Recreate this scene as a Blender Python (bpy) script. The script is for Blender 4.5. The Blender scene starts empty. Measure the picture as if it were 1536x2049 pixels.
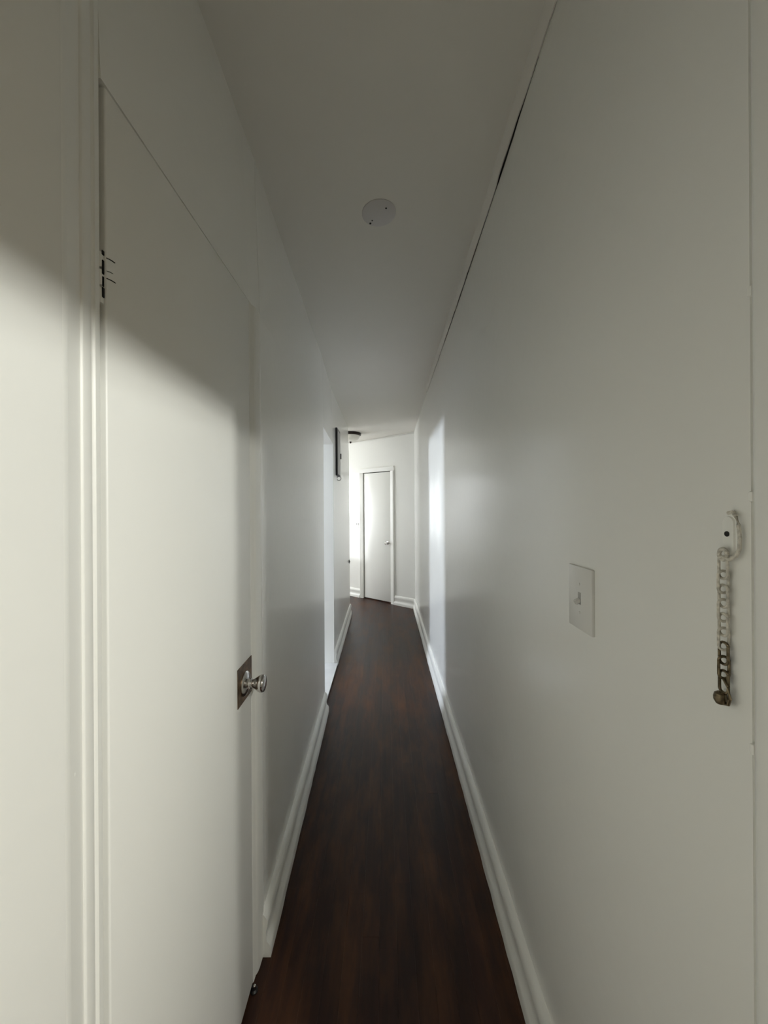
import bpy, bmesh, math, random
from mathutils import Matrix, Vector
random.seed(7)
S = bpy.context.scene
C = S.collection
PI = math.pi

# ------------------------------------------------------------------ camera
cd = bpy.data.cameras.new('camera')
cam = bpy.data.objects.new('camera', cd); C.objects.link(cam)
cd.sensor_fit = 'VERTICAL'; cd.sensor_height = 36.0; cd.sensor_width = 27.0
cd.lens = 769 / 2049 * 36.0
cd.shift_y = -12.5 / 2049; cd.shift_x = -2.0 / 2049
cd.clip_start = 0.02
cam.matrix_world = Matrix.Translation((0, 0, 1.45)) @ Matrix.Rotation(PI / 2, 4, 'X') @ Matrix.Rotation(-0.006, 4, 'Z')
S.camera = cam

# ------------------------------------------------------------------ world, exposure
w = bpy.data.worlds.new('sky'); S.world = w; w.use_nodes = True
w.node_tree.nodes['Background'].inputs[0].default_value = (0.62, 0.76, 1.0, 1)
w.node_tree.nodes['Background'].inputs[1].default_value = 0.5
vs = S.view_settings
vs.view_transform = 'Standard'; vs.look = 'None'; vs.gamma = 1.0; vs.use_curve_mapping = False
vs.exposure = 0.75
S.cycles.max_bounces = 8; S.cycles.diffuse_bounces = 7; S.cycles.glossy_bounces = 3
S.cycles.caustics_reflective = False; S.cycles.caustics_refractive = False
w.cycles.sampling_method = 'NONE'
S.cycles.sample_clamp_indirect = 4.0; S.cycles.use_denoising = True; S.cycles.adaptive_threshold = 0.08; S.cycles.adaptive_min_samples = 16

def area(name, loc, direction, sx, sy, power, col):
    l = bpy.data.lights.new(name, 'AREA'); l.shape = 'RECTANGLE'; l.size = sx; l.size_y = sy
    l.energy = power; l.color = col
    o = bpy.data.objects.new(name, l); C.objects.link(o)
    o.location = loc; o.rotation_euler = Vector(direction).to_track_quat('-Z', 'Y').to_euler()
    return o
# daylight standing in the two window openings
area('daylight_side_room', (-4.86, 2.80, 1.77), (1, 0, 0), 0.80, 0.55, 190, (0.78, 0.87, 1.0))
area('daylight_far_room', (-3.42, 6.60, 1.45), (1, 0, 0), 1.8, 1.4, 52, (0.95, 0.98, 1.0))

# low hazy sun standing outside both windows
sl_ = bpy.data.lights.new('low_sun', 'SUN'); sl_.energy = 1.25; sl_.angle = .05; sl_.color = (.92, .96, 1.0)
so = bpy.data.objects.new('low_sun', sl_); C.objects.link(so); so.location = (-8, 3, 4)
so.rotation_euler = Vector((1, .085, -.068)).to_track_quat('-Z', 'Y').to_euler()

# ------------------------------------------------------------------ materials
def mat(name, col, rough=0.5, metal=0.0, bump=0.0, bscale=60.0, var=0.0, vscale=3.0, spec=0.5, coat=0.0):
    m = bpy.data.materials.new(name); m.use_nodes = True
    nt = m.node_tree; b = nt.nodes['Principled BSDF']
    b.inputs['Base Color'].default_value = (*col, 1)
    b.inputs['Roughness'].default_value = rough; b.inputs['Metallic'].default_value = metal
    b.inputs['Specular IOR Level'].default_value = spec
    b.inputs['Coat Weight'].default_value = coat
    tc = nt.nodes.new('ShaderNodeTexCoord')
    if var:
        n = nt.nodes.new('ShaderNodeTexNoise'); n.inputs['Scale'].default_value = vscale; n.inputs['Detail'].default_value = 4
        nt.links.new(tc.outputs['Object'], n.inputs['Vector'])
        r = nt.nodes.new('ShaderNodeValToRGB'); e = r.color_ramp.elements
        e[0].position = .3; e[1].position = .7
        e[0].color = (*[c * (1 - var) for c in col], 1); e[1].color = (*[min(1, c * (1 + var)) for c in col], 1)
        nt.links.new(n.outputs['Fac'], r.inputs[0]); nt.links.new(r.outputs[0], b.inputs['Base Color'])
    if bump:
        n = nt.nodes.new('ShaderNodeTexNoise'); n.inputs['Scale'].default_value = bscale; n.inputs['Detail'].default_value = 1
        nt.links.new(tc.outputs['Object'], n.inputs['Vector'])
        bp = nt.nodes.new('ShaderNodeBump'); bp.inputs['Strength'].default_value = bump; bp.inputs['Distance'].default_value = 0.004
        nt.links.new(n.outputs['Fac'], bp.inputs['Height']); nt.links.new(bp.outputs[0], b.inputs['Normal'])
    return m

M = {}
M['wall'] = mat('wall_paint', (.85, .848, .815), .23, bump=.07, bscale=26, spec=.62)
M['door'] = mat('door_paint', (.85, .848, .815), .38, bump=.05, bscale=18)
M['trim'] = mat('trim_paint', (.84, .837, .80), .42, bump=.12, bscale=45)
M['hall'] = mat('hall_wall_paint', (.20, .17, .13), .6)
M['ceil'] = mat('ceiling_paint', (.745, .72, .67), .75, bump=.06, bscale=30)
M['plate'] = mat('plate_plastic', (.74, .735, .71), .35)
M['cover'] = mat('cover_plate_paint', (.60, .575, .57), .6)
M['saddle'] = mat('saddle_marble', (.80, .81, .82), .25, var=.05, vscale=9)
M['black'] = mat('black_metal', (.012, .011, .012), .45)
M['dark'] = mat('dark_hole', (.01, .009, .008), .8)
M['bronze'] = mat('oiled_bronze', (.035, .026, .022), .42, metal=.7)
M['chrome'] = mat('worn_chrome', (.62, .60, .58), .17, metal=1, bump=.05, bscale=90)
M['brassplate'] = mat('tarnished_brass_plate', (.16, .105, .06), .42, metal=.75, var=.55, vscale=45)
M['brass'] = mat('tarnished_brass', (.17, .135, .085), .35, metal=.9, var=.5, vscale=160)
M['paintmetal'] = mat('painted_metal', (.60, .57, .50), .38, bump=.3, bscale=220, var=.32, vscale=170)
M['panelgrey'] = mat('panel_grey_paint', (.42, .41, .40), .45)
M['glassbowl'] = mat('frosted_glass_bowl', (.82, .80, .74), .35, var=.04, vscale=14)
M['tile'] = mat('hall_tile', (.16, .14, .12), .4, var=.08, vscale=6)
M['room_floor'] = mat('room_floor_wood', (.10, .055, .035), .4, var=.2, vscale=8)
M['subfloor'] = mat('subfloor', (.02, .011, .008), .7)

def wood():
    m = bpy.data.materials.new('dark_floor_wood'); m.use_nodes = True
    nt = m.node_tree; b = nt.nodes['Principled BSDF']; L = nt.links.new; b.inputs['Specular IOR Level'].default_value = .29
    geo = nt.nodes.new('ShaderNodeNewGeometry')
    oi = nt.nodes.new('ShaderNodeObjectInfo')
    mp = nt.nodes.new('ShaderNodeMapping'); mp.inputs['Scale'].default_value = (60, 2.2, 1)
    L(geo.outputs['Position'], mp.inputs['Vector'])
    add = nt.nodes.new('ShaderNodeVectorMath'); add.operation = 'ADD'
    sc = nt.nodes.new('ShaderNodeVectorMath'); sc.operation = 'SCALE'; sc.inputs['Scale'].default_value = 40
    cmb = nt.nodes.new('ShaderNodeCombineXYZ')
    for k in 'XYZ': L(oi.outputs['Random'], cmb.inputs[k])
    L(cmb.outputs[0], sc.inputs[0]); L(mp.outputs[0], add.inputs[0]); L(sc.outputs[0], add.inputs[1])
    g = nt.nodes.new('ShaderNodeTexNoise'); g.inputs['Scale'].default_value = 1.0; g.inputs['Detail'].default_value = 6
    L(add.outputs[0], g.inputs['Vector'])
    # worn blotches wander over the boards
    mp2 = nt.nodes.new('ShaderNodeMapping'); mp2.inputs['Scale'].default_value = (9, 2.0, 1)
    L(geo.outputs['Position'], mp2.inputs['Vector'])
    wn = nt.nodes.new('ShaderNodeTexNoise'); wn.inputs['Scale'].default_value = 1.0; wn.inputs['Detail'].default_value = 5; wn.inputs['Roughness'].default_value = .65
    L(mp2.outputs[0], wn.inputs['Vector'])
    wr = nt.nodes.new('ShaderNodeMapRange'); wr.inputs['From Min'].default_value = .44; wr.inputs['From Max'].default_value = .72
    L(wn.outputs['Fac'], wr.inputs['Value'])
    r = nt.nodes.new('ShaderNodeValToRGB'); e = r.color_ramp.elements
    e[0].position = .25; e[0].color = (.014, .0052, .0034, 1); e[1].position = .78; e[1].color = (.040, .0150, .0092, 1)
    L(g.outputs['Fac'], r.inputs[0])
    mx = nt.nodes.new('ShaderNodeMix'); mx.data_type = 'RGBA'
    L(wr.outputs[0], mx.inputs['Factor']); L(r.outputs[0], mx.inputs['A']); mx.inputs['B'].default_value = (.092, .035, .0115, 1)
    hv = nt.nodes.new('ShaderNodeHueSaturation')
    vr = nt.nodes.new('ShaderNodeMapRange'); vr.inputs['To Min'].default_value = .82; vr.inputs['To Max'].default_value = 1.2
    L(oi.outputs['Random'], vr.inputs['Value']); L(vr.outputs[0], hv.inputs['Value']); L(mx.outputs['Result'], hv.inputs['Color'])
    L(hv.outputs[0], b.inputs['Base Color'])
    rr = nt.nodes.new('ShaderNodeMapRange'); rr.inputs['To Min'].default_value = .29; rr.inputs['To Max'].default_value = .52
    L(wn.outputs['Fac'], rr.inputs['Value']); L(rr.outputs[0], b.inputs['Roughness'])
    bp = nt.nodes.new('ShaderNodeBump'); bp.inputs['Strength'].default_value = .12; bp.inputs['Distance'].default_value = .002
    L(g.outputs['Fac'], bp.inputs['Height']); L(bp.outputs[0], b.inputs['Normal'])
    return m
M['wood'] = wood()

def emit(name, col, s):
    m = bpy.data.materials.new(name); m.use_nodes = True
    b = m.node_tree.nodes['Principled BSDF']
    b.inputs['Emission Color'].default_value = (*col, 1); b.inputs['Emission Strength'].default_value = s
    return m
M['bulb'] = emit('lit_bulb', (1, .95, .82), 6)

def glass():
    m = bpy.data.materials.new('window_glass'); m.use_nodes = True
    nt = m.node_tree; nt.nodes.remove(nt.nodes['Principled BSDF'])
    t = nt.nodes.new('ShaderNodeBsdfTransparent'); g = nt.nodes.new('ShaderNodeBsdfGlossy'); g.inputs['Roughness'].default_value = .02
    mx = nt.nodes.new('ShaderNodeMixShader'); mx.inputs[0].default_value = .06
    nt.links.new(t.outputs[0], mx.inputs[1]); nt.links.new(g.outputs[0], mx.inputs[2])
    nt.links.new(mx.outputs[0], nt.nodes['Material Output'].inputs[0])
    return m
M['glass'] = glass()

# ------------------------------------------------------------------ mesh helpers
class MB:
    def __init__(s): s.bm = bmesh.new()
    def poly_prism(s, pts, z0, z1, lean=0.0):
        """closed xy outline extruded from z0 to z1; lean tips the top of the face nearest x = 0"""
        lo = [s.bm.verts.new((x, y, z0)) for x, y in pts]; hi = [s.bm.verts.new((x - (lean if x > -.5 else 0), y, z1)) for x, y in pts]
        n = len(pts)
        s.bm.faces.new(lo[::-1]); s.bm.faces.new(hi)
        for i in range(n):
            j = (i + 1) % n; s.bm.faces.new((lo[i], lo[j], hi[j], hi[i]))
        return s
    def box(s, x0, x1, y0, y1, z0, z1):
        return s.poly_prism([(x0, y0), (x1, y0), (x1, y1), (x0, y1)], z0, z1)
    def bbox(s, x0, x1, y0, y1, z0, z1, bev=.002, seg=2):
        t = bmesh.new(); bmesh.ops.create_cube(t, size=1)
        for v in t.verts:
            v.co = Vector(((x0 + x1) / 2 + v.co.x * (x1 - x0), (y0 + y1) / 2 + v.co.y * (y1 - y0), (z0 + z1) / 2 + v.co.z * (z1 - z0)))
        bmesh.ops.bevel(t, geom=t.edges[:], offset=bev, segments=seg, affect='EDGES', profile=.5)
        s.merge(t); return s
    def merge(s, t, mtx=None):
        if mtx is not None: bmesh.ops.transform(t, matrix=mtx, verts=t.verts)
        me = bpy.data.meshes.new('tmp'); t.to_mesh(me); t.free(); s.bm.from_mesh(me); bpy.data.meshes.remove(me)
    def lathe(s, prof, seg=32, mtx=None):
        """prof: (radius, height) pairs about local z, capped"""
        t = bmesh.new(); rings = []
        for r, h in prof:
            if r < 1e-6: rings.append([t.verts.new((0, 0, h))])
            else: rings.append([t.verts.new((r * math.cos(2 * PI * k / seg), r * math.sin(2 * PI * k / seg), h)) for k in range(seg)])
        for a, b in zip(rings, rings[1:]):
            for k in range(seg):
                j = (k + 1) % seg
                if len(a) == 1 and len(b) == 1: continue
                if len(a) == 1: t.faces.new((a[0], b[j], b[k]))
                elif len(b) == 1: t.faces.new((a[k], a[j], b[0]))
                else: t.faces.new((a[k], a[j], b[j], b[k]))
        if len(rings[0]) > 1: t.faces.new(rings[0][::-1])
        if len(rings[-1]) > 1: t.faces.new(rings[-1])
        s.merge(t, mtx); return s
    def tube(s, pts, r, seg=10, closed=False):
        pts = [Vector(p) for p in pts]; n = len(pts); t = bmesh.new(); rings = []
        up = Vector((0.123, .31, .94)).normalized()
        for i, p in enumerate(pts):
            d = (pts[(i + 1) % n] - pts[i - 1]) if closed else (pts[min(i + 1, n - 1)] - pts[max(i - 1, 0)])
            d.normalize(); a = d.cross(up).normalized(); b = d.cross(a)
            rings.append([t.verts.new(p + r * (math.cos(2 * PI * k / seg) * a + math.sin(2 * PI * k / seg) * b)) for k in range(seg)])
        pr = list(zip(rings, rings[1:])) + ([(rings[-1], rings[0])] if closed else [])
        for a, b in pr:
            for k in range(seg):
                j = (k + 1) % seg; t.faces.new((a[k], a[j], b[j], b[k]))
        if not closed: t.faces.new(rings[0][::-1]); t.faces.new(rings[-1])
        s.merge(t); return s
    def sweep(s, path, prof, jit=0.0):
        """path: (point xy, wall-normal xy); prof: (offset from wall, z). Open strip with closed outline and end caps."""
        rings = []
        for p, nrm in path:
            q = random.uniform(-jit, jit)
            rings.append([s.bm.verts.new((p[0] + nrm[0] * (o + (q if o > .012 else 0)), p[1] + nrm[1] * (o + (q if o > .012 else 0)), z)) for o, z in prof])
        m = len(prof)
        for a, b in zip(rings, rings[1:]):
            for k in range(m):
                j = (k + 1) % m; s.bm.faces.new((a[k], a[j], b[j], b[k]))
        s.bm.faces.new(rings[0][::-1]); s.bm.faces.new(rings[-1]); return s
    def build(s, name, m, parent=None, smooth=False, loc=None, angle=35):
        bmesh.ops.recalc_face_normals(s.bm, faces=s.bm.faces[:])
        me = bpy.data.meshes.new(name); s.bm.to_mesh(me); s.bm.free()
        me.materials.append(M[m])
        if smooth:
            for p in me.polygons: p.use_smooth = True
            me.set_sharp_from_angle(angle=math.radians(angle))
        o = bpy.data.objects.new(name, me); C.objects.link(o)
        if parent is not None: o.parent = parent
        if loc: o.location = loc
        return o
def tag(o, label, cat, group=None, kind=None):
    o['label'] = label; o['category'] = cat
    if group: o['group'] = group
    if kind: o['kind'] = kind
    return o
def empty(name, loc=(0, 0, 0), rz=0):
    o = bpy.data.objects.new(name, None); C.objects.link(o); o.location = loc; o.rotation_euler = (0, 0, rz)
    o.empty_display_size = .05
    return o
def lerp(a, b, t): return a + (b - a) * t
def interp(tab, y):
    if y <= tab[0][0]: return tab[0][1]
    for (a, va), (b, vb) in zip(tab, tab[1:]):
        if y <= b: return lerp(va, vb, (y - a) / (b - a))
    return tab[-1][1]
STR = 'structure'

# ------------------------------------------------------------------ layout tables (metres; the corridor runs along +y)
XL = [(-1.3, -.400), (.478, -.400), (1.26, -.406), (2.72, -.433), (3.49, -.468), (5.17, -.478)]   # left wall face
XR = .415                                                                                          # right wall face
ZC = [(-1.3, 2.70), (.3, 2.69), (1.0, 2.665), (1.4, 2.635), (2.3, 2.60), (3.6, 2.575), (5.4, 2.492), (6.2, 2.478), (8.2, 2.47)]
def zceil(x, y):
    k = max(0.0, min(1.0, (5.1 - y) / 1.5))          # the ceiling hangs a little lower on the left
    return interp(ZC, y) - .055 * k * (XR - x) / .83
W0 = (XR, 5.41); TH = math.atan2(.643, -.765); TD = (-.765, .643); ND = (-.643, -.765)            # slanted far wall
def onfar(s, n=0): return (W0[0] + TD[0] * s + ND[0] * n, W0[1] + TD[1] * s + ND[1] * n)

# ------------------------------------------------------------------ walls
b = MB()
LEAN = .022          # the old plaster leans back a little above door height
for pts, z0 in (([(-.40, -1.3), (-.40, .478), (-.56, .478), (-.56, -1.3)], 0), ([(-.4078, .5565), (-.4078, 1.16), (-.4065, 1.26), (-.56, 1.26), (-.56, .5565)], 2.072),
                ([(-.406, 1.26), (-.433, 2.72), (-.56, 2.72), (-.56, 1.26)], 0), ([(-.433, 2.72), (-.468, 3.49), (-.60, 3.49), (-.56, 2.72)], 2.01),
                ([(-.468, 3.49), (-.478, 5.16), (-.485, 5.17), (-.60, 5.17), (-.60, 3.49)], 0)):
    if z0 < 2.06: b.poly_prism(pts, z0, 2.072)
    b.poly_prism(pts, 2.072, 2.78, LEAN)
b.box(-.66, -.63, .40, 1.34, 0, 2.78)
b.box(-.63, -.56, .40, .42, 0, 2.78); b.box(-.63, -.56, 1.32, 1.34, 0, 2.78)
tag(b.build('wall_left', 'wall'), 'long off-white painted wall along the left of the corridor', 'wall', kind=STR)

b = MB()
b.box(XR, .555, .4360, 5.70, 0, 2.78)
b.box(.4185, .555, .425, .4365, 0, 2.78)
b.box(XR, .555, -.50, .4365, 2.06, 2.78); b.box(XR, .555, -.5, .385, 1.984, 2.06)
b.box(XR, .555, -1.3, -.50, 0, 2.78)
tag(b.build('wall_right', 'wall'), 'long off-white painted wall along the right of the corridor', 'wall', kind=STR)

b = MB(); b.box(-.56, .555, -1.42, -1.30, 0, 2.78)
tag(b.build('wall_behind', 'wall'), 'off-white wall closing the corridor behind the viewer', 'wall', kind=STR)

FW = empty('wall_far', (W0[0], W0[1], 0), TH)
tag(FW, 'slanted off-white wall at the far end of the corridor holding the narrow white door', 'wall', kind=STR)
D0, D1, DZ = .432, .985, 1.966
b = MB()
b.box(-.14, D0, -.13, 0, 0, 2.466); b.box(D1, 4.95, -.13, 0, 0, 2.466); b.box(D0, D1, -.13, 0, DZ, 2.466)
b.box(-.14, 4.95, -.13, -.02, 2.466, 2.60); b.box(D0 - .05, D1 + .05, -.18, -.14, 0, 2.05)
b.build('plaster', 'wall', FW)

# far room: window wall on the left and the return wall beside the corridor corner
b = MB()
b.box(-3.32, -.60, 5.05, 5.17, 0, 2.60)
b.box(-3.32, -3.20, 5.17, 5.70, 0, 2.60); b.box(-3.32, -3.20, 7.50, 8.7, 0, 2.60)
b.box(-3.32, -3.20, 5.70, 7.50, 0, .75); b.box(-3.32, -3.20, 5.70, 7.50, 2.15, 2.60)
tag(b.build('wall_far_room', 'wall'), 'off-white walls of the bright room round the corner at the far left', 'wall', kind=STR)
# side room behind the open doorway
b = MB()
b.box(-4.77, -.60, 1.38, 1.50, 0, 2.70); b.box(-4.77, -.60, 4.85, 4.97, 0, 2.70)
b.box(-4.77, -4.65, 1.50, 2.40, 0, 2.70); b.box(-4.77, -4.65, 3.20, 4.85, 0, 2.70)
b.box(-4.77, -4.65, 2.40, 3.20, 0, 1.49); b.box(-4.77, -4.65, 2.40, 3.20, 2.05, 2.70)
tag(b.build('wall_side_room', 'wall'), 'pale walls of the side room beyond the open doorway on the left', 'wall', kind=STR)
# entrance hall to the right of the viewer
b = MB()
b.box(.555, 3.0, .90, 1.02, 0, 2.75); b.box(.555, 3.0, -2.62, -2.5, 0, 2.75); b.box(3.0, 3.12, -2.62, 1.02, 0, 2.75)
b.box(.50, .555, -2.62, -1.3, 0, 2.75)
tag(b.build('wall_hall', 'hall'), 'brown walls of the entrance hall outside the doorway on the right', 'wall', kind=STR)

# ------------------------------------------------------------------ ceilings
b = MB()
ys = [-1.42, -.5, .3, .7, 1.0, 1.2, 1.4, 1.8, 2.3, 2.9, 3.6, 4.2, 4.8, 5.1]
def slab(b, rows):
    vs_ = [[b.bm.verts.new(v) for v in ((x0, y, zceil(x0, y)), (x1, y, zceil(x1, y)), (x1, y, 2.95), (x0, y, 2.95))] for x0, x1, y in rows]
    for p, q in zip(vs_, vs_[1:]):
        for k in range(4):
            j = (k + 1) % 4; b.bm.faces.new((p[k], p[j], q[j], q[k]))
    b.bm.faces.new(vs_[0]); b.bm.faces.new(vs_[-1][::-1])
slab(b, [(-.62, .60, y) for y in ys])
slab(b, [(-3.6, .60, y) for y in (5.1, 5.4, 6.2, 8.2, 9.0)])
tag(b.build('ceiling', 'ceil', smooth=True), 'grey-white plaster ceiling of the long corridor', 'ceiling', kind=STR)
b = MB(); b.box(-4.8, -.60, 1.3, 5.0, 2.70, 2.8)
tag(b.build('ceiling', 'ceil'), 'white ceiling of the side room beyond the open doorway', 'ceiling', kind=STR)
b = MB(); b.box(.5, 3.15, -2.65, 1.05, 2.75, 2.85)
tag(b.build('ceiling', 'hall'), 'brown ceiling of the entrance hall on the right', 'ceiling', kind=STR)

# thin crown strip on the right with an open gap under it, its shade added as a dark strip
b = MB(); rows = []
gap = [(-1.3, .0005), (.8, .0008), (1.08, .0012), (1.20, .0032), (1.34, .0042), (1.38, .003), (1.41, .0012), (1.6, .0022), (2.0, .0025), (2.6, .0012), (3.2, .0006), (3.72, .0003)]
y = -1.3
while y < 3.73:
    zc = interp(ZC, y); g = interp(gap, y) * random.uniform(.75, 1.25); x = XR - g; d = random.uniform(-.0012, .0012)
    rows.append([b.bm.verts.new(v) for v in ((x, y, zc + .004), (x, y, zc - .024 + d), (x - .004, y, zc - .026 + d), (x - .011, y, zc - .018), (x - .020, y, zc - .008), (x - .024, y, zc + .004))])
    y += .045
for p, q in zip(rows, rows[1:]):
    for k in range(6):
        j = (k + 1) % 6; b.bm.faces.new((p[k], p[j], q[j], q[k]))
b.bm.faces.new(rows[0]); b.bm.faces.new(rows[-1][::-1])
CR = tag(b.build('trim_1', 'ceil', smooth=True), 'thin painted crown strip over the right wall with a dark open gap', 'trim', kind=STR)

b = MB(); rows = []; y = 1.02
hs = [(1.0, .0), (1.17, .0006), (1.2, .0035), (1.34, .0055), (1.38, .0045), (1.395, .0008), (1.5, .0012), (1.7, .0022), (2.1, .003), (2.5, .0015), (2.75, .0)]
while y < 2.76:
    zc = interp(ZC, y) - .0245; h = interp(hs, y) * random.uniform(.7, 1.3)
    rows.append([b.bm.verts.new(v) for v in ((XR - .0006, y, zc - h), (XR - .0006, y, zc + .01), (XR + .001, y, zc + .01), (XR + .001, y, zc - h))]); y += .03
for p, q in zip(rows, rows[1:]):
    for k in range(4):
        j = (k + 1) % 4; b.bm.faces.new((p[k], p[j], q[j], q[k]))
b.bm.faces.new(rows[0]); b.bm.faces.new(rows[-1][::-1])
b.build('gap', 'dark', CR)  # dark-coloured strip on the wall paints in the shade of the open slot

# ------------------------------------------------------------------ floor with its boards
FL = empty('floor'); tag(FL, 'dark brown worn strip-wood floor running down the corridor', 'floor', kind=STR)
b = MB(); b.box(-.70, .60, -1.45, 5.2, -.12, -.016); b.box(-3.6, .60, 5.2, 9.0, -.12, -.016)
b.build('subfloor', 'subfloor', FL)
ub = MB(); ub.box(-.5, .5, -.5, .5, -1, 0)
bmesh.ops.recalc_face_normals(ub.bm, faces=ub.bm.faces[:])
ume = bpy.data.meshes.new('floor_board'); ub.bm.to_mesh(ume); ub.bm.free(); ume.materials.append(M['wood'])
def board(x0, x1, y0, y1):
    o = bpy.data.objects.new('floor_board', ume); C.objects.link(o); o.parent = FL
    o.location = ((x0 + x1) / 2, (y0 + y1) / 2, random.uniform(-.00025, 0)); o.scale = (x1 - x0 - .00015, y1 - y0 - .0002, .0155)
BW = .0575
x = -.66
while x < .56:
    y = -1.42
    while y < 6.4:
        ln = random.uniform(.55, 1.5); y1 = min(6.45, y + ln)
        if 6.45 - y1 < .3: y1 = 6.45
        if x < -.50 and y1 > 5.2 and y < 5.2: y1 = 5.2
        board(x, x + BW, y, y1); y = y1
    x += BW
xr = -.66
while xr > -3.25:
    y = 5.17
    while y < 8.6:
        y1 = min(8.65, y + random.uniform(.8, 1.6)); board(xr - BW, xr, y, y1); y = y1 + (1 if y1 > 8.6 else 0)
    xr -= BW
b = MB(); b.box(-4.8, -.70, 1.3, 5.0, -.12, 0)
tag(b.build('floor', 'room_floor'), 'brown floor of the side room beyond the white threshold', 'floor', kind=STR)
b = MB(); b.box(.60, 3.15, -2.65, 1.05, -.12, 0)
tag(b.build('floor', 'tile'), 'tiled floor of the entrance hall on the right', 'floor', kind=STR)

# ------------------------------------------------------------------ baseboards
BP = [(-.002, 0), (.030, 0), (.030, .028), (.026, .040), (.017, .050), (.0145, .062), (.0150, .084), (.0195, .094), (.0205, .112), (.0150, .126), (.006, .136), (-.002, .138)]
def bb(name, pts, nrm, label, jit=.0011, step=.05):
    b = MB(); path = []
    for (a, c) in zip(pts, pts[1:]):
        L = math.dist(a, c); n = max(1, int(L / step))
        for k in range(n): path.append(((lerp(a[0], c[0], k / n), lerp(a[1], c[1], k / n)), nrm))
    path.append((pts[-1], nrm)); b.sweep(path, BP, jit)
    tag(b.build(name, 'trim', smooth=True), label, 'baseboard', kind=STR)
bb('baseboard_left', [(-.405, 1.236), (-.433, 2.715)], (1, 0), 'thick white baseboard on the left between the near door and the open doorway')
bb('baseboard_left_far', [(-.468, 3.495), (-.478, 5.165)], (1, 0), 'white baseboard on the left wall past the open doorway', step=.12)
bb('baseboard_right', [(XR, .437), (XR, 5.44)], (-1, 0), 'long white baseboard running the length of the right wall')
bb('baseboard_far_right', [onfar(-.01), onfar(D0 - .072)], ND, 'short white baseboard on the far wall right of the narrow door')
bb('baseboard_far_left', [onfar(D1 + .072), onfar(4.7)], ND, 'white baseboard on the far wall left of the narrow door', step=.2)

# ------------------------------------------------------------------ near left door
D = empty('door_1', (-.41, .86, 0)); tag(D, 'flush off-white door with a chrome knob in the left wall, nearest the viewer', 'door', kind=STR)
ox, oy = .41, -.86
def at(pts): return [(x + ox, y + oy) for x, y in pts]
b = MB(); b.bbox(-.452 + ox, -.4075 + ox, .5645 + oy, 1.163 + oy, .012, 2.066, .0028, 3)
for v in b.bm.verts:
    if v.co.z > 2: v.co.z += .0028 + .0029 * min(1, (v.co.y - (.5645 + oy)) / .22)      # the head gap closes towards the latch
b.build('slab', 'door', D, smooth=True)
b = MB()
b.poly_prism(at([(-.400, .478), (-.400, .4855), (-.4015, .4885), (-.4098, .516), (-.4103, .519), (-.4083, .5205), (-.4079, .5222), (-.4101, .539), (-.4120, .541), (-.4114, .5435), (-.4090, .5452), (-.4101, .5545), (-.4112, .5565), (-.470, .5570), (-.47, .478)]), 0, 2.78)
b.build('hinge_casing', 'trim', D, smooth=True, angle=50)
b = MB()
b.poly_prism(at([(-.470, 1.1665), (-.4095, 1.1665), (-.4075, 1.169), (-.4070, 1.186), (-.4045, 1.190), (-.4025, 1.196), (-.4010, 1.206), (-.4005, 1.232), (-.4015, 1.246), (-.4055, 1.262), (-.47, 1.262)]), .004, 2.0722)
b.build('latch_casing', 'trim', D, smooth=True, angle=50)
b = MB(); b.box(-.50 + ox, -.44 + ox, .557 + oy, 1.167 + oy, 2.0695, 2.073); b.build('head_stop', 'trim', D)
# hinge, thick with paint, with dark cracks round its knuckles
hg = MB()
for k in range(3):
    z = 1.748 + k * .026
    hg.lathe([(.0045, 0), (.0052, .002), (.0052, .021), (.0045, .0225)], 14, Matrix.Translation((-.4145 + ox, .5605 + oy, z)))
H = hg.build('hinge', 'trim', D, smooth=True)
b = MB()
for z, l, r in ((1.817, .017, .0007), (1.798, .013, .00035), (1.787, .018, .0007)):
    b.tube([(-.4072 + ox, .5655 + oy, z), (-.4070 + ox, .5655 + l * .55 + oy, z + .0025), (-.4070 + ox, .5655 + l + oy, z + .0035)], r, 6)
for z0, z1, wd in ((1.818, 1.825, .0050), (1.790, 1.811, .0042), (1.772, 1.787, .0032), (1.756, 1.771, .0048)):
    b.bbox(-.4100 + ox, -.4082 + ox, .5608 - wd / 2 + oy, .5608 + wd / 2 + oy, z0, z1, .0008, 1)
b.build('crack', 'dark', H)
b = MB(); b.lathe([(.0045, 0), (.0052, .002), (.0052, .07), (.0045, .072)], 14, Matrix.Translation((-.4100 + ox, .5605 + oy, .22)))
b.build('hinge', 'trim', D, smooth=True)
b = MB(); t = bmesh.new(); bmesh.ops.create_uvsphere(t, u_segments=10, v_segments=8, radius=.0042); b.merge(t, Matrix.Translation((-.4075 + ox, .499 + oy, 1.103)) @ Matrix.Diagonal((.8, 1, 1.3, 1)))
b.build('paint_drip', 'trim', D, smooth=True)
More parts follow.
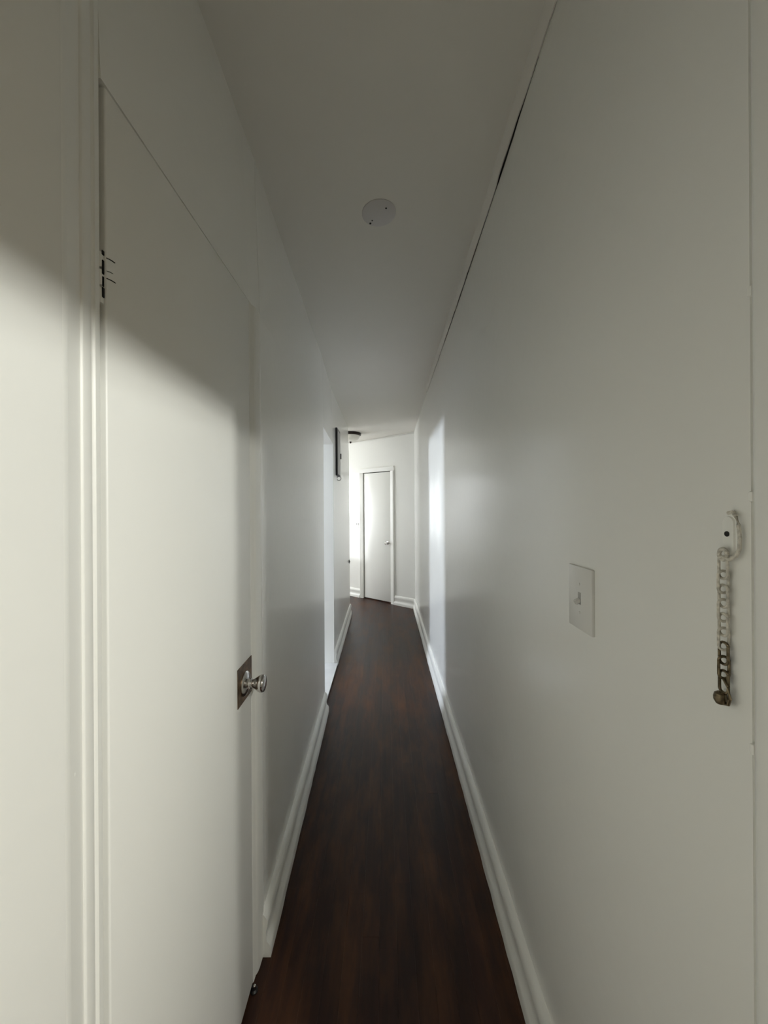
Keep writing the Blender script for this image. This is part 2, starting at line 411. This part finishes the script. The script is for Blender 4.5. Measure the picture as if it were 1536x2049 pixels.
# knob
K = MB(); K.bbox(-.4080 + ox, -.4055 + ox, 1.053 + oy, 1.162 + oy, .893, 1.001, .0008, 1)
plate = K.build('lock_plate', 'brassplate', D)
plate['label'] = 'tarnished square brass plate'
kb = MB()
kb.lathe([(.034, 0), (.034, .003), (.031, .006), (.024, .008), (.014, .0095), (.0125, .0135), (.0125, .016), (.0140, .0165), (.0140, .019), (.0110, .0205), (.0108, .024), (.0135, .029), (.0180, .0355), (.0225, .042), (.0245, .047), (.0245, .052), (.0225, .0560), (.018, .0578), (.0, .058)],
         40, Matrix.Translation((-.4055 + ox, 1.104 + oy, .942)) @ Matrix.Rotation(PI / 2, 4, 'Y'))
k = kb.build('knob', 'chrome', D, smooth=True, angle=40); k['label'] = 'chrome door knob'
kb = MB()
for a in (.9, 4.0): kb.lathe([(.0028, 0), (.0026, .0012), (0, .0016)], 10, Matrix.Translation((-.4002 + ox, 1.104 + .025 * math.cos(a) + oy, .942 + .025 * math.sin(a))) @ Matrix.Rotation(PI / 2, 4, 'Y'))
kb.build('screw', 'dark', k)

# small metal nub at the foot of the latch casing
b = MB(); b.lathe([(.011, 0), (.011, .004), (.007, .008), (.006, .016), (.0, .017)], 16)
o = b.build('floor_bolt', 'black', None, smooth=True, loc=(-.400, 1.150, 0)); tag(o, 'tiny dark metal nub with a shiny tip at the foot of the left door casing', 'floor bolt')
b = MB(); t = bmesh.new(); bmesh.ops.create_uvsphere(t, u_segments=12, v_segments=8, radius=.0042); b.merge(t, Matrix.Translation((.002, -.002, .0175)))
b.build('tip', 'chrome', o, smooth=True)

# ------------------------------------------------------------------ far door in the slanted wall
D2 = empty('door_2', (W0[0], W0[1], 0), TH); tag(D2, 'narrow white flush closet door with small knob at the far end of corridor', 'door', kind=STR)
b = MB(); b.bbox(D0 + .008, D1 - .012, -.045, -.006, .018, DZ - .010, .002, 2); b.build('slab', 'door', D2, smooth=True)
cp = [(0, -.03), (0, .010), (.010, .016), (.045, .018), (.058, .024), (.068, .022), (.070, -.001)]
b = MB(); b.poly_prism([(D0 - u, v) for u, v in cp], 0, DZ); b.build('side_casing', 'trim', D2, smooth=True)
b = MB(); b.poly_prism([(D1 + u, v) for u, v in cp], 0, DZ); b.build('side_casing', 'trim', D2, smooth=True)
b = MB()
t = bmesh.new(); pr = [(v, DZ + u) for u, v in cp]
A = [t.verts.new((D0 - .071, y, z)) for y, z in pr]; B_ = [t.verts.new((D1 + .071, y, z)) for y, z in pr]
for i in range(len(pr)):
    j = (i + 1) % len(pr); t.faces.new((A[i], A[j], B_[j], B_[i]))
t.faces.new(A); t.faces.new(B_[::-1]); b.merge(t); b.build('head_casing', 'trim', D2, smooth=True)
b = MB(); b.lathe([(.026, 0), (.026, .004), (.012, .008), (.010, .028), (.022, .040), (.025, .050), (.021, .058), (0, .060)], 28, Matrix.Translation((D0 + .062, -.006, .895)) @ Matrix.Rotation(-PI / 2, 4, 'X'))
o = b.build('knob', 'chrome', D2, smooth=True); o['label'] = 'small chrome knob'
# threshold in shade under it
b = MB(); b.box(D0, D1, -.12, -.004, 0, .012); b.build('sill', 'wood', D2)

# switch plate left of the far door
P = empty('switch_plate', (*onfar(1.112, 0), 1.163), TH)
tag(P, 'white double switch plate on the far wall left of the narrow door', 'switch')
b = MB(); b.bbox(-.040, .040, 0, .006, -.068, .068, .0025, 2); b.build('plate', 'plate', P, smooth=True)
for dx in (-.018, .018):
    b = MB(); b.bbox(dx - .007, dx + .007, .004, .012, -.016, .016, .002, 2); b.build('toggle', 'panelgrey', P)

# ------------------------------------------------------------------ open doorway on the left: lining and saddle
b = MB()
b.poly_prism([(-.4335, 2.712), (-.4335, 2.7205), (-.56, 2.7205), (-.56, 2.712)], 0, 2.01)
b.poly_prism([(-.4690, 3.4885), (-.4690, 3.502), (-.602, 3.502), (-.602, 3.4885)], .026, 2.01)
tag(b.build('trim_2', 'wall'), 'plain white lining of the open doorway on the left', 'trim', kind=STR)
b = MB(); b.bbox(-.70, -.437, 2.722, 3.4885, .010, .026, .003, 2)
o = b.build('door_saddle', 'saddle', None, smooth=True); tag(o, 'white raised threshold across the open doorway on the left', 'threshold')
b = MB(); b.box(-.69, -.452, 2.725, 3.486, 0, .0105); b.build('base', 'black', o)

# ------------------------------------------------------------------ electric panel on the left wall past the doorway
P = empty('electric_panel', (-.4695, 3.79, 1.97)); tag(P, 'dark-edged electric panel mounted high on left wall past the open doorway', 'electric panel')
b = MB(); b.bbox(-.001, .017, -.115, .125, -.225, .232, .002, 2); b.build('frame', 'black', P)
b = MB(); b.bbox(.016, .0215, -.106, .104, -.212, .206, .0015, 2); b.build('door', 'panelgrey', P)
b = MB(); b.bbox(.017, .030, .096, .120, -.045, .010, .003, 2); b.build('latch', 'black', P)
o = MB().tube([(.017 + .019 * math.cos(a), .010, -.248 + .021 * math.sin(a)) for a in [2 * PI * k / 20 for k in range(20)]], .0035, 8, True).build('cable_ring', 'panelgrey', P, smooth=True)

# small dark catch at the corner
b = MB(); b.bbox(-.4795, -.470, 5.03, 5.055, .70, .745, .002, 2); b.bbox(-.472, -.462, 5.036, 5.05, .712, .726, .002, 2)
tag(b.build('wall_catch', 'black'), 'tiny dark metal catch low on the left wall at its far corner', 'catch')

# ------------------------------------------------------------------ flush-mount ceiling lamp round the corner
zl = interp(ZC, 5.5)
P = empty('ceiling_lamp', (-.487, 5.50, zl)); tag(P, 'bronze flush-mount ceiling lamp with frosted glass bowl at the far corner', 'ceiling lamp')
MB().lathe([(.135, .002), (.148, -.004), (.152, -.020), (.147, -.034), (.136, -.038), (.125, -.03), (0, -.028)], 40).build('rim', 'bronze', P, smooth=True)
MB().lathe([(.136, -.034), (.132, -.052), (.118, -.076), (.094, -.098), (.060, -.114), (.020, -.121), (0, -.122)], 40).build('bowl', 'glassbowl', P, smooth=True)
MB().lathe([(.013, -.118), (.016, -.124), (.010, -.129), (.012, -.135), (.007, -.144), (0, -.147)], 20).build('finial', 'bronze', P, smooth=True)

# blank cover on the near ceiling
zc = zceil(-.017, 1.512)
sl = math.atan((interp(ZC, 1.6) - interp(ZC, 1.5)) / .1)
P = empty('ceiling_cover', (-.017, 1.512, zc)); P.rotation_euler = (sl, -math.atan(.055 / .83), 0); tag(P, 'round grey-white blank cover plate on the near ceiling', 'cover plate')
MB().lathe([(.067, .003), (.067, -.0022), (.064, -.0042), (0, -.0048)], 48).build('disc', 'cover', P, smooth=True)
for dx, dy, r in ((.028, -.026, .0034), (-.036, .044, .0042), (-.028, .030, .0026)):
    MB().lathe([(r, -.0030), (r, -.0056), (r * .6, -.0062), (0, -.0063)], 12).build('screw', 'dark', P, loc=(dx, dy, 0))

# ------------------------------------------------------------------ right wall: light switch
P = empty('light_switch', (XR, .810, 1.2525)); tag(P, 'white single toggle light switch plate on the near right wall', 'switch')
b = MB(); b.bbox(-.0065, .001, -.048, .048, -.0665, .0665, .0022, 2); b.build('plate', 'plate', P, smooth=True)
b = MB(); b.box(-.0070, -.0060, -.0055, .0055, -.0125, .0125); b.build('slot', 'panelgrey', P)
b = MB(); t = bmesh.new(); bmesh.ops.create_cube(t, size=1); bmesh.ops.bevel(t, geom=t.edges[:], offset=.15, segments=2, affect='EDGES')
b.merge(t, Matrix.Translation((-.011, 0, -.006)) @ Matrix.Rotation(-.5, 4, 'Y') @ Matrix.Diagonal((.014, .0075, .0095, 1))); b.build('toggle', 'plate', P, smooth=True)
for z in (-.030, .030): MB().lathe([(.0032, 0), (.0028, .0012), (0, .0014)], 12, Matrix.Rotation(-PI / 2, 4, 'Y')).build('screw', 'plate', P, loc=(-.0063, 0, z), smooth=True)

# ------------------------------------------------------------------ right edge: entrance door casing
b = MB(); b.poly_prism([(.555, .385), (.424, .385), (.4165, .387), (.4115, .392), (.4085, .400), (.4080, .410), (.4095, .424), (.4125, .4305), (.419, .4328), (.555, .4328)], 0, 2.06)
o = b.build('trim_3', 'trim', smooth=True, angle=50); tag(o, 'painted jamb of the entrance doorway at the right edge', 'trim', kind=STR)
for z in (1.690, 1.458, 1.172):
    MB().bbox(.412, .424, .4315, .4375, z - .006, z + .006, .002, 2).build('paint_bridge', 'trim', o, smooth=True)
b = MB(); b.lathe([(.0055, 0), (.0055, .002), (.0045, .004), (0, .005)], 18, Matrix.Translation((.4085, .4035, 1.012)) @ Matrix.Rotation(-PI / 2, 4, 'Y')); k = b.build('bolt', 'chrome', o, smooth=True); k['label'] = 'small shiny bolt head'

# ------------------------------------------------------------------ door chain
P = empty('door_chain', (XR, .4635, 1.205)); tag(P, 'paint-crusted door security chain hanging beside the jamb at the right edge', 'door chain')
# local: x = -out of the wall, y along it, z up
b = MB()
t = bmesh.new(); pts = []
for k in range(17):
    a = PI * k / 16; pts.append((.0085 * math.cos(a), .222 + .0085 * math.sin(a)))
for k in range(17):
    a = PI + PI * k / 16; pts.append((.0085 * math.cos(a), .190 + .0085 * math.sin(a)))
f0 = [t.verts.new((.001, y, z)) for y, z in pts]; f1 = [t.verts.new((-.0020, y * .86, .206 + (z - .206) * .95)) for y, z in pts]
t.faces.new(f0); t.faces.new(f1[::-1])
for i in range(len(pts)):
    j = (i + 1) % len(pts); t.faces.new((f0[i], f0[j], f1[j], f1[i]))
b.merge(t); b.build('mount_plate', 'trim', P, smooth=True)
MB().lathe([(.0033, 0), (.0033, .0008), (0, .0009)], 14, Matrix.Rotation(-PI / 2, 4, 'Y')).build('screw_hole', 'dark', P, loc=(-.0019, .001, .2085))
hook = [(-.003, -.002, .234), (-.004, -.009, .235), (-.005, -.0145, .230), (-.005, -.0175, .220), (-.005, -.0190, .205), (-.005, -.0185, .193), (-.006, -.0155, .184), (-.008, -.009, .179), (-.009, -.002, .181)]
MB().tube(hook, .0022, 8).build('hook', 'paintmetal', P, smooth=True)
def link(name, m, z, flip, sz=1.0):
    L, Wd, r = .0085 * sz, .0048 * sz, .0017
    pts = []
    for k in range(10): a = PI * k / 9; pts.append((Wd * math.cos(a), L + Wd * math.sin(a)))
    for k in range(10): a = PI + PI * k / 9; pts.append((Wd * math.cos(a), -L + Wd * math.sin(a)))
    c, s_ = (math.cos(.25), math.sin(.25)) if not flip else (math.cos(1.15), math.sin(1.15))
    return MB().tube([(-.0078 - u * s_, u * c, z + v) for u, v in pts], r, 8, True).build(name, m, P, smooth=True)
b = MB().tube([(-.0078, .0055 * math.cos(a), .184 + .0065 * math.sin(a)) for a in [2 * PI * k / 18 for k in range(18)]], .0024, 8, True); b.build('eye_ring', 'paintmetal', P, smooth=True)
for k in range(9):
    z = .168 - k * .0172
    link('chain_link', 'paintmetal' if k < 6 else 'brass', z, k % 2 == 1)
b = MB(); b.lathe([(.0, -.0085), (.0045, -.0072), (.0068, -.003), (.0070, .001), (.0060, .005), (.003, .0072), (0, .0075)], 20, Matrix.Translation((-.0095, .003, .010))); b.build('end_knob', 'brass', P, smooth=True)
MB().tube([(-.0085, 0, .004), (-.0085, -.0065, .006), (-.0085, -.0088, .013), (-.008, -.006, .027), (-.008, 0, .034)], .0019, 8).build('end_loop', 'brass', P, smooth=True)

# ------------------------------------------------------------------ windows of the two rooms
def window(name, x0, y0, y1, z0, z1, label):
    W = empty(name, (x0, (y0 + y1) / 2, z0)); tag(W, label, 'window', kind=STR)
    h = (y1 - y0) / 2; H_ = z1 - z0; f = .045
    b = MB(); b.box(-.09, -.03, -h, -h + f, 0, H_); b.box(-.09, -.03, h - f, h, 0, H_); b.box(-.09, -.03, -h + f, h - f, 0, f); b.box(-.09, -.03, -h + f, h - f, H_ - f, H_)
    b.build('frame', 'trim', W)
    if H_ > 1:
        MB().box(-.085, -.035, -h + f, h - f, H_ / 2 - .02, H_ / 2 + .02).build('meeting_rail', 'trim', W)
        MB().box(-.063, -.059, -h + f, h - f, f, H_ / 2 - .02).build('pane', 'glass', W)
        MB().box(-.063, -.059, -h + f, h - f, H_ / 2 + .02, H_ - f).build('pane', 'glass', W)
    else:
        MB().box(-.085, -.035, -.03, .03, f, H_ - f).build('mullion', 'trim', W)
        MB().box(-.063, -.059, -h + f, -.03, f, H_ - f).build('pane', 'glass', W)
        MB().box(-.063, -.059, .03, h - f, f, H_ - f).build('pane', 'glass', W)
window('window_1', -4.65, 2.40, 3.20, 1.49, 2.05, 'white high window in the side room beyond the open doorway')
window('window_2', -3.20, 5.70, 7.50, .75, 2.15, 'wide white sash window in the room round the far corner')

# ------------------------------------------------------------------ hall lamp: two bare bulbs on a bar, its light comes through the entrance doorway
P = empty('hall_lamp', (1.63, -.775, 2.75)); tag(P, 'two-bulb ceiling lamp in the entrance hall right of the viewer', 'ceiling lamp')
MB().lathe([(.06, 0), (.06, -.012), (.045, -.022), (0, -.024)], 28).build('canopy', 'bronze', P, smooth=True)
MB().lathe([(.009, -.02), (.009, -.26), (0, -.26)], 12).build('stem', 'bronze', P, smooth=True)
MB().bbox(-.012, .012, -.20, .20, -.27, -.246, .004, 2).build('bar', 'bronze', P)
for dy, zb, pw in ((.185, 2.40, 70), (-.185, 2.55, 52)):
    z = zb - 2.75
    MB().lathe([(.012, max(z + .05, -.262)), (.012, z + .02), (0, z + .02)] if z < -.3 else [(.012, -.27), (.012, -.282), (0, -.282)], 12).build('socket', 'bronze', P, loc=(0, dy, 0))
    bz = z if z < -.3 else -.30
    MB().lathe([(0, -.028), (.014, -.024), (.024, -.012), (.028, 0), (.022, .014), (.012, .022), (0, .022)], 20).build('bulb', 'bulb', P, loc=(0, dy, bz), smooth=True)
    l = bpy.data.lights.new('bulb_light', 'POINT'); l.energy = pw; l.color = (.99, 1, .93); l.shadow_soft_size = .04
    lo = bpy.data.objects.new('bulb_light', l); C.objects.link(lo); lo.parent = P; lo.location = (0, dy, bz - .10)
